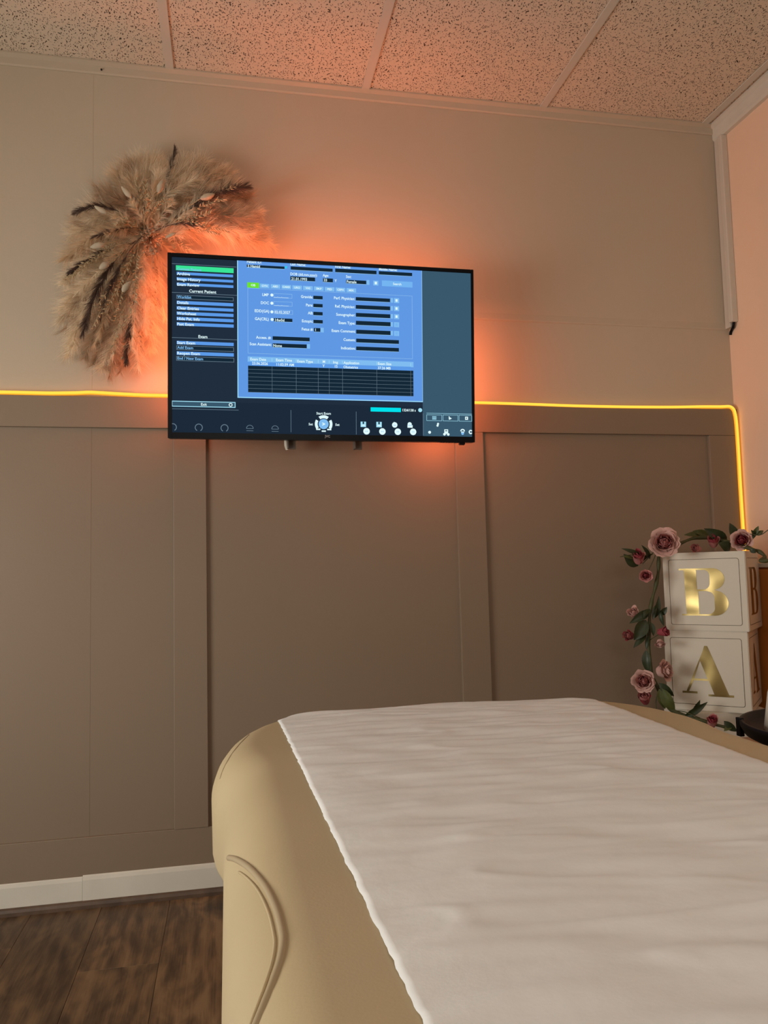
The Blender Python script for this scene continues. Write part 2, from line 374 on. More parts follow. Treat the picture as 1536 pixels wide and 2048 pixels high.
# ---------------- paper couch roll laid over it
random.seed(5)
PX0, PX1 = .081, .664
NX, NY = 90, 420
YP0 = YE+.004
v = []; f = []
ydist = [YP0-1.86*((j/NY)**1.12) for j in range(NY+1)]
def wr(x, y):
    q = y+.035*x+.010*noise.noise((x*5, y*3, 1.3))
    a = noise.noise((x*6.5, q*25, 0.0))*.0022
    b = noise.noise((x*13.0, q*52, 4.0))*.0011
    c = noise.noise((x*14, q*22, 9.0))*.0009
    amp = .55+.45*noise.noise((x*4, y*5, 7.0))
    e = abs(noise.noise((x*3.5+3, q*15, 2.0)))
    ridge = .0022*math.exp(-(e/.05)**2)
    d_ = noise.noise((x*22, q*70, 12.0))*.0006
    return (a+b)*(1+amp)*1.1+c+d_+ridge*max(0, amp)
for j, y in enumerate(ydist):
    for i in range(NX+1):
        u = i/NX; dy_ = max(0, -.96-y); x = PX0+.0217*dy_+(PX1-.046*dy_-PX0-.0217*dy_)*u
        ed = .0014*noise.noise((0 if u < .5 else 5, y*38, 3))+.0010*noise.noise((2, y*110, 8 if u < .5 else 1))
        xx = x+ed*(abs(u-.5)*2)**8
        z = max(bed_z(xx, y), bed_z(min(max(xx, XC-.2), XC+.2), y)-.022)
        k = min(1, (YE-y)/.05) if y < YE else 0
        ef = (abs(u-.5)*2)**8; z += .0045-.0028*ef+max(-.003, wr(xx, y)*(.25+.75*k))*(1-.75*ef)
        v.append((xx, y, z))
for j in range(NY):
    for i in range(NX): a = j*(NX+1)+i; f.append((a, a+1, a+NX+2, a+NX+1))
# the end hanging down over the foot of the couch
base = len(v)
for j in range(1, 9):
    for i in range(NX+1):
        x, y, z = v[i]; v.append((x, YP0+.003+.004*math.sin(j*.5), z-.012*j+.0))
for j in range(8):
    for i in range(NX):
        a = (i if j == 0 else base+(j-1)*(NX+1)+i); b_ = base+j*(NX+1)+i
        f.append((a, b_, b_+1, a+1))
pp = fixn(obj('couch_roll_paper', v, f, M['paper'], None, True))
sm = pp.modifiers.new('thickness', 'SOLIDIFY'); sm.thickness = .0004
tag(pp, 'crinkled white paper sheet laid along the cream couch', 'paper')

# ================================================================== letter boxes
S = .2304; BA = math.radians(45.5); BC = Vector((1.4516, -.1857, 0))
class Frame:       # box face frame: u right, v up, n out of the face
    def __init__(s, c, ang, size, z0): s.c = Vector(c); s.a = ang; s.s = size; s.z0 = z0
    def face(s, which):
        a = s.a+{'front': 0, 'right': -math.pi/2, 'left': math.pi/2}[which]
        t = Vector((math.cos(a), -math.sin(a), 0)); n = Vector((-math.sin(a), -math.cos(a), 0))
        o = s.c+n*(s.s/2)-t*(s.s/2)+Vector((0, 0, s.z0))
        return lambda u, v, d: o+t*(u*s.s)+Vector((0, 0, v*s.s))+n*d
def arc(cx, cy, rx, ry, a0, a1, n=14): return [(cx+rx*math.cos(math.radians(a0+(a1-a0)*i/n)), cy+ry*math.sin(math.radians(a0+(a1-a0)*i/n))) for i in range(n+1)]
def fill2d(loops):
    cu = bpy.data.curves.new('outline', 'CURVE'); cu.dimensions = '2D'; cu.fill_mode = 'BOTH'
    for lp in loops:
        s = cu.splines.new('POLY'); s.points.add(len(lp)-1); s.use_cyclic_u = True
        for p, q in zip(s.points, lp): p.co = (q[0], q[1], 0, 1)
    o = bpy.data.objects.new('outline', cu); COL.objects.link(o)
    me = bpy.data.meshes.new_from_object(o.evaluated_get(bpy.context.evaluated_depsgraph_get()))
    vs = [x.co[:] for x in me.vertices]; fs = [tuple(p.vertices) for p in me.polygons]
    bpy.data.objects.remove(o); bpy.data.curves.remove(cu); bpy.data.meshes.remove(me)
    return vs, fs
Bout = [(.20, .795), (.60, .795)]+arc(.60, .6575, .145, .1375, 80, -80)[0:]+[(.62, .518)]+arc(.61, .355, .168, .16, 78, -90)+[(.215, .195), (.215, .214), (.270, .214), (.262, .775), (.20, .775)]
Bc1 = [(.412, .775), (.412, .527), (.51, .527)]+arc(.50, .61, .07, .08, -60, 0, 6)+arc(.50, .70, .07, .075, 0, 60, 6)+[(.51, .775)]
Bc2 = [(.425, .505), (.425, .212), (.54, .212)]+arc(.53, .29, .085, .075, -60, 0, 6)+arc(.53, .42, .085, .085, 0, 60, 6)+[(.53, .505)]
Aout = [(.485, .815), (.52, .815), (.745, .215), (.80, .215), (.80, .187), (.505, .187), (.505, .212), (.575, .212), (.518, .378), (.338, .378), (.275, .240), (.375, .240), (.375, .214), (.195, .214), (.195, .240), (.245, .240), (.468, .760)]
Ahole = [(.505, .402), (.425, .628), (.345, .402)]
def rrect(x0, x1, y0, y1, r):
    return arc(x1-r, y1-r, r, r, 0, 90, 5)+arc(x0+r, y1-r, r, r, 90, 180, 5)+arc(x0+r, y0+r, r, r, 180, 270, 5)+arc(x1-r, y0+r, r, r, 270, 360, 5)
def put(loops, fr, d, name, m, parent):
    vs, fs = fill2d(loops); return obj(name, [fr(a, b, d) for a, b, _ in vs], fs, m, parent)
M['line'] = mat('dark_gold_line', (.10, .065, .03, 1), .45, metal=.5)
def letter_box(c, ang, size, z0, letter, label):
    t = thing('letter_box', (c[0], c[1], z0), label, 'box', 'stacked letter boxes in the corner')
    g = G(); bm = bmesh.new(); bmesh.ops.create_cube(bm, size=size)
    bmesh.ops.rotate(bm, verts=bm.verts, cent=(0, 0, 0), matrix=Matrix.Rotation(-ang, 3, 'Z'))
    bmesh.ops.translate(bm, verts=bm.verts, vec=(c[0], c[1], z0+size/2))
    bmesh.ops.bevel(bm, geom=bm.edges[:], offset=.0018, segments=2, affect='EDGES')
    g.bm(bm).out('carton', M['card'], t)
    F_ = Frame(c, ang, size, z0)
    for face in ('front', 'right'):
        fr = F_.face(face)
        if letter:
            put([rrect(.072, .925, .075, .915, .03), rrect(.0775, .9195, .0805, .9095, .026)], fr, .0006, 'border_line', M['line'], t)
            put([Bout, Bc1, Bc2] if letter == 'B' else [Aout, Ahole], fr, .0008, 'gold_letter', M['gold'], t)
    return t
tv_ = Vector((math.cos(BA), -math.sin(BA), 0))
letter_box(BC, BA, S, 3*S+.0006, 'B', 'white card box with gold letter B, topmost of the stack')
letter_box(BC-tv_*.010, math.radians(43.5), S, 2*S+.0004, 'A', 'white card box with gold letter A, under the letter B box')
letter_box(BC-tv_*.004+Vector((-.008, -.002, 0)), math.radians(10), S, S+.0002, None, 'plain white card box under the letter A box')
letter_box(BC, math.radians(40), S, 0, None, 'lowest white card box of the stack, hidden behind the couch')

# ================================================================== rose garland over the boxes
random.seed(11)
M['pale'] = mat('pale_pink_silk', (.66, .40, .35, 1), .75, var=(40, .12), transl=.15)
M['pink'] = mat('dusty_pink_silk', (.52, .20, .19, 1), .75, var=(40, .15), transl=.15)
M['deep'] = mat('deep_rose_silk', (.34, .055, .07, 1), .7, var=(40, .18), transl=.12)
M['leaf'] = mat('dark_green_leaf', (.026, .038, .012, 1), .45, var=(60, .25), transl=.1)
M['leaf2'] = mat('light_green_leaf', (.085, .10, .025, 1), .5, var=(60, .25), transl=.2)
M['vine'] = mat('olive_green_stem', (.060, .062, .018, 1), .6, var=(50, .25))
gar = thing('rose_garland', atd(1310, 1240, 2.27), 'garland of pink roses with green leaves draped over the letter boxes', 'garland')
def petal_mesh(phi, Lg, wid, curl, ruffle, seed, rho0, nu=6, nv=5):
    v = []; f = []
    rho = rho0*.55; h = 0; cl = []
    for j in range(nv+1):
        t = j/nv
        a = phi*min(1, t*1.5)+curl*max(0, t-.6)/.4+.9*max(0, .35-t)
        cl.append((rho, h)); rho += math.sin(a)*Lg/nv; h += math.cos(a)*Lg/nv
    for j in range(nv+1):
        t = j/nv; r_, h_ = cl[j]
        ww = wid*(.6+.4*math.sin(min(1, t*1.15)*math.pi/2))*(1 if t < .8 else 1-.35*((t-.8)/.2)**2)
        for i in range(nu+1):
            u = 2*i/nu-1; th = u*ww
            e = 1-.16*u*u*t
            rr = r_*(1-.10*u*u*t)+ruffle*Lg*.05*noise.noise((u*2.3+seed, t*2, seed*1.7))*t*2
            v.append((rr*math.cos(th), rr*math.sin(th), h_*e+ruffle*Lg*.05*noise.noise((u*3+seed*3, t, 5))*t))
    for j in range(nv):
        for i in range(nu): a = j*(nu+1)+i; f.append((a, a+1, a+nu+2, a+nu+1))
    return v, f
def rose(c, nrm, R, layers, m_in, m_out, name='rose'):
    """layers: (count, opening angle deg, length/R, half width rad, curl deg)"""
    nrm = Vector(nrm).normalized(); q = nrm.to_track_quat('Z', 'Y'); c = Vector(c)
    g = G()    # heart of the flower
    prof = [(.02, -.35), (.22, -.30), (.30, -.1), (.26, .12), (.16, .34), (.01, .44)]
    gg = G().lathe((0, 0, 0), [(a*R, b*R) for a, b in prof], 10)
    core = obj(name, [c+q @ Vector(p) for p in gg.v], gg.f, m_in, gar, True)
    k = 0; nl = len(layers)
    for li, (cnt, phi, ln, wd, cu, r0) in enumerate(layers):
        off = random.uniform(0, 6.28)
        for i in range(cnt):
            th = off+2*math.pi*i/cnt+random.uniform(-.12, .12)
            vs, fs = petal_mesh(math.radians(phi+random.uniform(-6, 6)), ln*R*random.uniform(.93, 1.07), wd, math.radians(cu), 1.3, random.uniform(0, 50), r0*R)
            rot = Matrix.Rotation(th, 3, 'Z')
            P_ = [c+q @ (rot @ (Vector(p)+Vector((0, 0, -.32*R)))) for p in vs]
            obj('petal', P_, fs, m_in if li < nl*.5 else m_out, core, True)
    return core
BIG = [(2, -4, .90, 1.8, -48, .16), (3, -2, .90, 1.4, -34, .25), (4, 2, .88, 1.1, -14, .33), (5, 8, .82, .98, 8, .40), (5, 19, .76, .98, 22, .46), (6, 34, .74, .88, 34, .54), (6, 54, .72, .82, 40, .60)]
MED = [(2, -4, .92, 1.8, -46, .18), (3, -2, .92, 1.4, -28, .30), (4, 5, .88, 1.1, -4, .40), (5, 20, .80, .98, 22, .48), (6, 44, .78, .86, 40, .58)]
BUD = [(3, -4, 1.0, 1.5, -16, .30), (3, 4, 1.05, 1.25, -2, .46), (3, 12, .95, 1.1, 26, .54)]
def toward(px, py, dx=0, dy=0):     # faces the room, leaning by dx (right) and dy (up)
    return (-ray(px, py).normalized()+CR*dx+CU*dy)
def R_(px, t): return px*t/F
for (x, y, r, t, kind, mi, mo, dx, dy) in (
    (1328, 1086, 36, 2.23, BIG, 'pink', 'pale', .05, .15), (1484, 1081, 27, 2.24, MED, 'deep', 'pale', -.15, .1),
    (1427, 1086, 15, 2.27, BUD, 'deep', 'pink', -.1, 1.2), (1395, 1098, 12, 2.25, BUD, 'pink', 'pink', -1.2, .5),
    (1277, 1118, 17, 2.28, BUD, 'deep', 'pink', -.1, 1.3), (1291, 1151, 16, 2.27, MED, 'deep', 'pink', .1, -.1),
    (1269, 1228, 15, 2.29, BUD, 'pale', 'pale', -.6, .6), (1260, 1271, 14, 2.29, BUD, 'pink', 'deep', -.9, .1),
    (1323, 1264, 13, 2.23, BUD, 'deep', 'deep', 1.2, .1), (1320, 1285, 14, 2.24, MED, 'pale', 'pale', .2, -1.4),
    (1326, 1342, 27, 2.22, MED, 'pale', 'pale', 1.1, .2), (1287, 1362, 28, 2.23, BIG, 'pink', 'pale', -.05, -.1),
    (1290, 1399, 17, 2.23, BUD, 'pink', 'deep', -.2, .9), (1424, 1446, 15, 2.16, BUD, 'deep', 'pink', .2, 1.2)):
    rose(atd(x, y, t), toward(x, y, dx, dy), R_(r, t)*(1.5 if kind is BUD else 1.12), kind, M[mi], M[mo], 'rose' if kind is not BUD else 'rosebud')
def leaf(base, tip, wid, m, seed=0, lift=.15, twist=0.0):
    base, tip = Vector(base), Vector(tip); ax = tip-base; L = ax.length; ax.normalize()
    nv = (-ray(1320, 1250)).normalized(); side = ax.cross(nv).normalized(); side = (Matrix.Rotation(twist, 3, ax) @ side); nv = side.cross(ax).normalized()
    v = []; f = []; n = 7
    for i in range(n+1):
        t = i/n; ww = wid/2*math.sin(math.pi*min(.999, t**.8))**.9+.0004
        c = base+ax*(L*t)+nv*(lift*L*math.sin(math.pi*t)*.6)
        for k, s in enumerate((-1, -.5, 0, .5, 1)):
            v.append(c+side*(ww*s)+nv*(abs(s)*ww*.35+.06*ww*math.sin(9*t+seed)))
    for i in range(n):
        for k in range(4): a = i*5+k; f.append((a, a+1, a+6, a+5))
    return obj('leaf', v, f, m, gar, True)
for k, (bx, by, tx_, ty_, w_, t, mm, tw) in enumerate((
    (1282, 1112, 1243, 1097, 9, 2.28, 'leaf', .3), (1276, 1132, 1247, 1108, 20, 2.295, 'leaf', -.2), (1300, 1118, 1283, 1090, 9, 2.28, 'leaf', .5),
    (1306, 1108, 1287, 1122, 12, 2.285, 'leaf', .9), (1454, 1084, 1408, 1057, 24, 2.28, 'leaf', 0), (1470, 1076, 1459, 1046, 17, 2.285, 'leaf', .2),
    (1460, 1100, 1436, 1086, 22, 2.26, 'leaf', .3), (1405, 1073, 1368, 1070, 13, 2.31, 'leaf2', .4), (1418, 1072, 1385, 1062, 14, 2.315, 'leaf2', .2),
    (1310, 1236, 1318, 1192, 11, 2.27, 'leaf', .3), (1312, 1210, 1306, 1240, 8, 2.265, 'leaf', .2), (1320, 1220, 1328, 1252, 9, 2.265, 'leaf', .4), (1322, 1230, 1334, 1214, 11, 2.27, 'leaf', .1),
    (1300, 1222, 1259, 1247, 17, 2.26, 'leaf', 0), (1292, 1240, 1268, 1281, 26, 2.255, 'leaf', -.2), (1293, 1268, 1267, 1296, 13, 2.26, 'leaf', .2), (1300, 1218, 1287, 1236, 12, 2.25, 'leaf', .6),
    (1292, 1300, 1297, 1348, 17, 2.24, 'leaf', .2), (1298, 1270, 1293, 1300, 8, 2.26, 'leaf', .4), (1302, 1245, 1307, 1272, 10, 2.25, 'leaf', -.3),
    (1318, 1366, 1348, 1392, 16, 2.215, 'leaf', .1), (1322, 1376, 1350, 1424, 24, 2.21, 'leaf2', .2), (1318, 1378, 1330, 1418, 20, 2.215, 'leaf2', -.2),
    (1368, 1434, 1415, 1404, 13, 2.19, 'leaf', .2), (1386, 1420, 1400, 1400, 9, 2.19, 'leaf', .5), (1448, 1442, 1474, 1463, 15, 2.15, 'leaf', .2), (1462, 1450, 1448, 1462, 11, 2.15, 'leaf2', .2),
    (1508, 1070, 1517, 1052, 9, 2.22, 'leaf2', 0), (1510, 1072, 1502, 1060, 8, 2.22, 'leaf', .2), (1512, 1070, 1527, 1061, 9, 2.22, 'leaf2', .1), (1510, 1066, 1506, 1078, 8, 2.22, 'leaf', .3),
    (1500, 1098, 1512, 1106, 9, 2.19, 'leaf', .2), (1268, 1118, 1244, 1112, 5, 2.28, 'leaf2', .2))):
    leaf(atd(bx, by, t), atd(tx_, ty_, t-.008), R_(w_, t), M[mm], k, .15, tw)
vp = [atd(*q) for q in ((1536, 1121, 2.14), (1520, 1122, 2.15), (1530, 1114, 2.17), (1518, 1103, 2.19), (1500, 1097, 2.21), (1470, 1088, 2.25), (1430, 1078, 2.28), (1390, 1076, 2.29), (1352, 1090, 2.27), (1325, 1094, 2.27), (1318, 1112, 2.29), (1317, 1140, 2.29), (1312, 1170, 2.285), (1303, 1205, 2.28), (1299, 1240, 2.27), (1298, 1290, 2.265), (1302, 1340, 2.26), (1318, 1380, 2.235), (1338, 1416, 2.21), (1375, 1432, 2.19), (1430, 1449, 2.165), (1468, 1458, 2.15))]
sv = spline(vp, 7)
G().tube(sv, [.0052+.0012*math.sin(i*.7) for i in range(len(sv))], 8).out('vine', M['vine'], gar, True)
for pts in (((1500, 1068, 2.22), (1520, 1070, 2.2), (1536, 1060, 2.19), (1548, 1052, 2.18)), ((1522, 1069, 2.2), (1526, 1061, 2.2)), ((1297, 1140, 2.28), (1306, 1122, 2.28), (1314, 1102, 2.28)), ((1285, 1128, 2.28), (1300, 1112, 2.28), (1316, 1095, 2.275)), ((1240, 1114, 2.28), (1262, 1110, 2.28), (1300, 1112, 2.285)), ((1300, 1262, 2.26), (1285, 1262, 2.27), (1268, 1262, 2.28)), ((1300, 1280, 2.26), (1312, 1272, 2.25), (1320, 1268, 2.24)), ((1318, 1380, 2.22), (1312, 1400, 2.22), (1313, 1418, 2.22)), ((1340, 1420, 2.2), (1370, 1424, 2.18), (1400, 1436, 2.17))):
    G().tube(spline([atd(*p) for p in pts], 5), .0013, 6).out('twig', M['vine'], gar, True)

# ================================================================== television
TVC = Vector((.2839, -.15, 1.5246)); TW, TH = .8818, .8818*.585
ty_, tt_, tr_ = -.0152, .0638, -.0066
TX = Vector((math.cos(ty_), math.sin(ty_), 0)); TU = Vector((math.sin(ty_)*math.sin(tt_), -math.sin(tt_), math.cos(tt_)))
TX, TU = TX*math.cos(tr_)+TU*math.sin(tr_), TU*math.cos(tr_)-TX*math.sin(tr_)
TN = TX.cross(TU).normalized()
if TN.y > 0: TN = -TN
def tvp(a, b, d=0): return TVC+TX*a+TU*b+TN*d      # local right, up, out of the screen
def scr(px, py):
    d = ray(px, py); t = (TVC-CAM).dot(TN)/d.dot(TN); q = CAM+d*t-TVC
    return q.dot(TX), q.dot(TU)
tv = thing('television', (TVC.x, TVC.y, TVC.z-TH/2), 'flat black television showing a blue ultrasound menu, tilted on the wall', 'television')
def tbox(g, a0, a1, b0, b1, d0, d1, bev=.0):
    bm = bmesh.new(); bmesh.ops.create_cube(bm, size=1)
    for q in bm.verts: q.co = Vector((a0 if q.co.x < 0 else a1, b0 if q.co.y < 0 else b1, d0 if q.co.z < 0 else d1))
    if bev: bmesh.ops.bevel(bm, geom=bm.edges[:], offset=bev, segments=2, affect='EDGES')
    for q in bm.verts: q.co = tvp(*q.co)
    return g.bm(bm)
sl, st = scr(343.5, 513); srt, _ = scr(943, 700); _, sb = scr(640, 869)
fixn(tbox(G(), -TW/2, TW/2, -TH/2, TH/2, -.026, -.0035, .003).out('housing', M['black'], tv))
g = G()
for a0, a1, b0, b1 in ((-TW/2, sl, -TH/2, TH/2), (srt, TW/2, -TH/2, TH/2), (sl, srt, st, TH/2), (sl, srt, -TH/2, sb)): tbox(g, a0, a1, b0, b1, -.006, .0022, .0009)
fixn(g.out('bezel', M['black'], tv))
fixn(tbox(G(), -.26, .26, -TH/2+.03, .10, -.052, -.024, .006).out('rear_cover', M['black'], tv))
ax_, bx_ = scr(925, 885); fixn(tbox(G(), ax_-.0085, ax_+.0085, -TH/2-.0075, -TH/2+.003, -.016, -.001, .0015).out('remote_sensor', M['black'], tv))
g = G()
for k in range(7): tbox(g, ax_-.066+k*.0085, ax_-.061+k*.0085, -TH/2-.0012, -TH/2+.003, -.012, -.004)
fixn(g.out('speaker_vent', M['blackmatte'], tv))
# light strip stuck round the back of the set
def strip(a0, b0, a1, b1, wd=.009, dep=.0345):
    dx, dy = a1-a0, b1-b0; L_ = math.hypot(dx, dy); nx, ny = -dy/L_*wd/2, dx/L_*wd/2
    g = G(); c = [(a0+nx, b0+ny), (a1+nx, b1+ny), (a1-nx, b1-ny), (a0-nx, b0-ny)]
    g.add([tvp(a, b, -.0265) for a, b in c]+[tvp(a, b, -dep) for a, b in c], [(0, 1, 2, 3), (7, 6, 5, 4), (0, 4, 5, 1), (1, 5, 6, 2), (2, 6, 7, 3), (3, 7, 4, 0)])
    return fixn(g.out('backlight_strip', M['back'], tv))
IN = .03
strip(-TW/2+IN, TH/2-IN, TW/2-IN, TH/2-IN, .003, .041)
strip(-TW/2+IN, TH/2-IN-.01, -TW/2+IN, -TH/2+.08)
strip(TW/2-IN, .12, TW/2-IN, -TH/2+IN+.01)
strip(TW/2-IN, -TH/2+IN, TW/2-.16, -TH/2+IN)
# ---- the picture on the screen
def sem(name, r, g_, b, k=1.0):
    return emit(name, lin(r, g_, b), k)
C_ = {'dark': sem('screen_navy', 32, 46, 62), 'side': sem('screen_steel', 58, 88, 108), 'panel': sem('screen_blue', 96, 152, 228), 'row': sem('screen_row_blue', 92, 154, 232),
      'field': sem('screen_field', 20, 40, 55), 'line': sem('screen_pale_line', 150, 200, 235), 'white': sem('screen_white', 225, 250, 252), 'dim': sem('screen_dim', 105, 125, 140),
      'green': sem('screen_green', 58, 228, 150), 'lime': sem('screen_lime', 110, 225, 50), 'tab': sem('screen_tab', 128, 188, 240), 'cyan': sem('screen_cyan', 0, 225, 235),
      'edge': sem('screen_edge', 165, 225, 245), 'button': sem('screen_button', 116, 180, 240), 'foot': sem('screen_footer', 28, 42, 58)}
scn = obj('screen', [tvp(a, b, -.003) for a, b in ((sl, sb), (srt, sb), (srt, st), (sl, st))], [(0, 1, 2, 3)], C_['dark'], tv)
Q = {}
SN = {'white': 'screen_mark', 'panel': 'form_panel', 'row': 'menu_row', 'field': 'entry_field', 'line': 'outline', 'dim': 'grid_line', 'edge': 'bright_edge', 'side': 'side_strip', 'foot': 'footer', 'green': 'green_button', 'lime': 'green_tab', 'tab': 'tab_button', 'cyan': 'progress_bar', 'button': 'search_button'}
def lay(c, lv): return Q.setdefault((c, lv), G())
def lrect(a0, b0, a1, b1, c, lv, solo=False):
    a0, a1 = sorted((a0, a1)); b0, b1 = sorted((b0, b1))
    a0, a1 = max(a0, sl), min(a1, srt); b0, b1 = max(b0, sb), min(b1, st)
    d = -.003+.00022*lv
    v_ = [tvp(a0, b0, d), tvp(a1, b0, d), tvp(a1, b1, d), tvp(a0, b1, d)]
    if solo: obj(SN[c], v_, [(0, 1, 2, 3)], C_[c], scn)
    else: lay(c, lv).add(v_, [(0, 1, 2, 3)])
def rect(tl, br, c, lv=2): lrect(*scr(*tl), *scr(*br), c, lv, abs(br[0]-tl[0]) > 9)
def frame(tl, br, c, lv=3, w_=.0013):
    a0, b1 = scr(*tl); a1, b0 = scr(*br)
    a1 = min(a1, srt); d = -.003+.00022*lv
    o_ = [(a0, b0), (a1, b0), (a1, b1), (a0, b1), (a0+w_, b0+w_), (a1-w_, b0+w_), (a1-w_, b1-w_), (a0+w_, b1-w_)]
    obj('field_outline', [tvp(a, b, d) for a, b in o_], [(0, 1, 5, 4), (1, 2, 6, 5), (2, 3, 7, 6), (3, 0, 4, 7)], C_[c], scn)
def hline(p0, x1, c, lv=3, w_=.0012):
    a0, b = scr(*p0); a1, _ = scr(x1, p0[1]+(x1-p0[0])*.05); lrect(a0, b-w_/2, a1, b+w_/2, c, lv)
def vline(p0, y1, c, lv=3, w_=.0012):
    a, b0 = scr(*p0); _, b1 = scr(p0[0], y1); lrect(a-w_/2, b0, a+w_/2, b1, c, lv)
def disc(p, r, c, lv=4, n=20, a0=0, a1=360, r2=0, sx=1):
    a, b = scr(*p); d = -.003+.00022*lv; r = r/690; r2 = r2/690
    g = lay(c, lv)
    full = abs(a1-a0) >= 360
    if r2 == 0: g.add([tvp(a+r*sx*math.cos(2*math.pi*k/n), b+r*math.sin(2*math.pi*k/n), d) for k in range(n)], [tuple(range(n))])
    else:
        vs = []
        for k in range(n+1):
            t = math.radians(a0+(a1-a0)*k/n)
            vs += [tvp(a+r*math.cos(t), b+r*math.sin(t), d), tvp(a+r2*math.cos(t), b+r2*math.sin(t), d)]
        g.add(vs, [(2*k, 2*k+2, 2*k+3, 2*k+1) for k in range(n)])
def text(s, p, h, c='white', al='L', lv=5, bold=.02, squeeze=1.0):
    """h = cap height in photo pixels"""
    cu = bpy.data.curves.new('lettering', 'FONT'); cu.body = s; cu.size = 1; cu.offset = bold; cu.resolution_u = 2
    cu.align_x = {'L': 'LEFT', 'R': 'RIGHT', 'C': 'CENTER'}[al]; cu.align_y = 'CENTER'
    o = bpy.data.objects.new('lettering', cu); COL.objects.link(o)
    me = bpy.data.meshes.new_from_object(o.evaluated_get(bpy.context.evaluated_depsgraph_get()))
    k = h/690/.70; a, b = scr(*p); d = -.003+.00022*lv
    vs = [tvp(a+v_.co.x*k*squeeze, b+v_.co.y*k, d) for v_ in me.vertices]; fs = [tuple(q.vertices) for q in me.polygons]
    bpy.data.objects.remove(o); bpy.data.curves.remove(cu); bpy.data.meshes.remove(me)
    if c == 'badge': obj('maker_badge', vs, fs, M['badge'], tv)
    else: obj('screen_lettering', vs, fs, C_[c], scn)
c1 = lambda x, y: (320+x/4.517, 490+y/4.517)
c2 = lambda x, y: (620+x/4.517, 500+y/4.517)
ca = lambda x, y: (480+x/4.042, 510+y/4.042)
cb = lambda x, y: (480+x/4.042, 700+y/4.042)
cc = lambda x, y: (660+x/5.12, 780+y/5.12)
# right-hand strip, its paler tone painting in screen glare, and footer
a0, _ = scr(*c2(1016, 800)); lrect(a0, sb, srt, st, 'side', 1, True)
_, bfoot = scr(*cb(700, 440)); lrect(sl, sb, a0, bfoot, 'foot', 1, True)
# left menu
hline(c1(105, 165), c1(690, 0)[0], 'dim'); hline(c1(105, 425), c1(695, 0)[0], 'dim'); hline(c1(105, 833), c1(700, 0)[0], 'dim')
rect(c1(143, 180), c1(665, 252), 'green', 3); text('Current Patient', c1(152, 214), 5.0, 'tab', 'L')
for tl, br, s_ in (((150, 238), (660, 293), 'Archive'), ((150, 287), (662, 341), 'Image History'), ((150, 335), (663, 389), 'Exam Review'), ((150, 499), (662, 556), 'Details'), ((150, 549), (664, 604), 'Clear Entries'), ((150, 597), (664, 652), 'Worksheet'), ((150, 645), (665, 700), 'Hide Pat. Info'), ((150, 694), (666, 748), 'Past Exam'), ((150, 862), (666, 915), 'Start Exam'), ((150, 957), (667, 1010), 'Reopen Exam')):
    tl_ = (tl[0], tl[1]+1.5); rect(c1(*tl_), c1(br[0], br[1]-3), 'row', 2); text(s_, c1(tl[0]+3, tl[1]+19), 5.4)
for tl, br, s_ in (((148, 447), (664, 506), 'Worklist'), ((148, 905), (667, 963), 'Add Exam'), ((147, 1002), (669, 1059), 'End / New Exam')):
    rect(c1(*tl), c1(*br), 'field', 2); frame(c1(*tl), c1(*br), 'dim', 3); text(s_, c1(tl[0]+8, tl[1]+20), 5.0, 'tab')
text('Current Patient', c1(385, 420), 5.6, al='C'); text('Exam', c1(387, 828), 5.6, al='C')
rect(c1(105, 1405), c1(682, 1470), 'side', 2); frame(c1(105, 1405), c1(682, 1470), 'edge', 3, .002); text('Exit', c1(395, 1440), 5, al='C')
disc(c1(638, 1443), 3.6, 'white', 4, 14, 0, 360, 2.2); hline(c1(105, 1478), c1(710, 0)[0], 'dim', 2)
for p in ((115, 1645), (350, 1648), (583, 1653)): disc(c1(*p), 7.4, 'dim', 4, 22, -62, 242, 6.0)
for p in ((812, 1655), (1040, 1660)):
    disc(c1(p[0], p[1]+2), 7.0, 'dim', 4, 12, 0, 180, 6.0); hline(c1(p[0]-31, p[1]+2), c1(p[0]+31, 0)[0], 'dim'); hline(c1(p[0]-31, p[1]+22), c1(p[0]+31, 0)[0], 'dim')
# main form
rect(c1(697, 100), c2(1022, 1374), 'panel', 2)
vline(c1(700, 100), c1(0, 1374)[1], 'edge', 3, .0022)
a0, b0 = scr(*c1(700, 1374)); a1, _ = scr(*c2(1022, 1372)); lrect(a0, b0-.001, a1, b0+.0012, 'edge', 3); lrect(a1-.0014, b0, a1, st, 'line', 3)
for tl, br in (((55, 75), (360, 112)), ((410, 90), (750, 135)), ((770, 107), (1105, 155)), ((1123, 128), (1393, 170)), ((408, 170), (608, 212)), ((672, 185), (752, 220)), ((858, 198), (1022, 235)),
               ((275, 508), (424, 541)), ((593, 327), (669, 358)), ((593, 392), (669, 423)), ((593, 457), (669, 488)), ((594, 522), (670, 553)), ((598, 588), (650, 620)),
               ((264, 655), (564, 697)), ((264, 712), (540, 753)), ((937, 338), (1214, 380)), ((937, 402), (1215, 446)), ((938, 466), (1216, 510)), ((938, 530), (1218, 575)), ((940, 602), (1218, 646)), ((940, 674), (1286, 718)), ((940, 738), (1286, 781))):
    rect(ca(*tl), ca(*br), 'field', 4)
    a0, b0 = scr(*ca(*tl)); a1, b1 = scr(*ca(*br)); lrect(a0, b1-.001, a1, b1, 'line', 4)
for tl, br in (((272, 308), (422, 350)), ((272, 372), (423, 415)), ((275, 440), (427, 481))): frame(ca(*tl), ca(*br), 'line', 4, .0008)
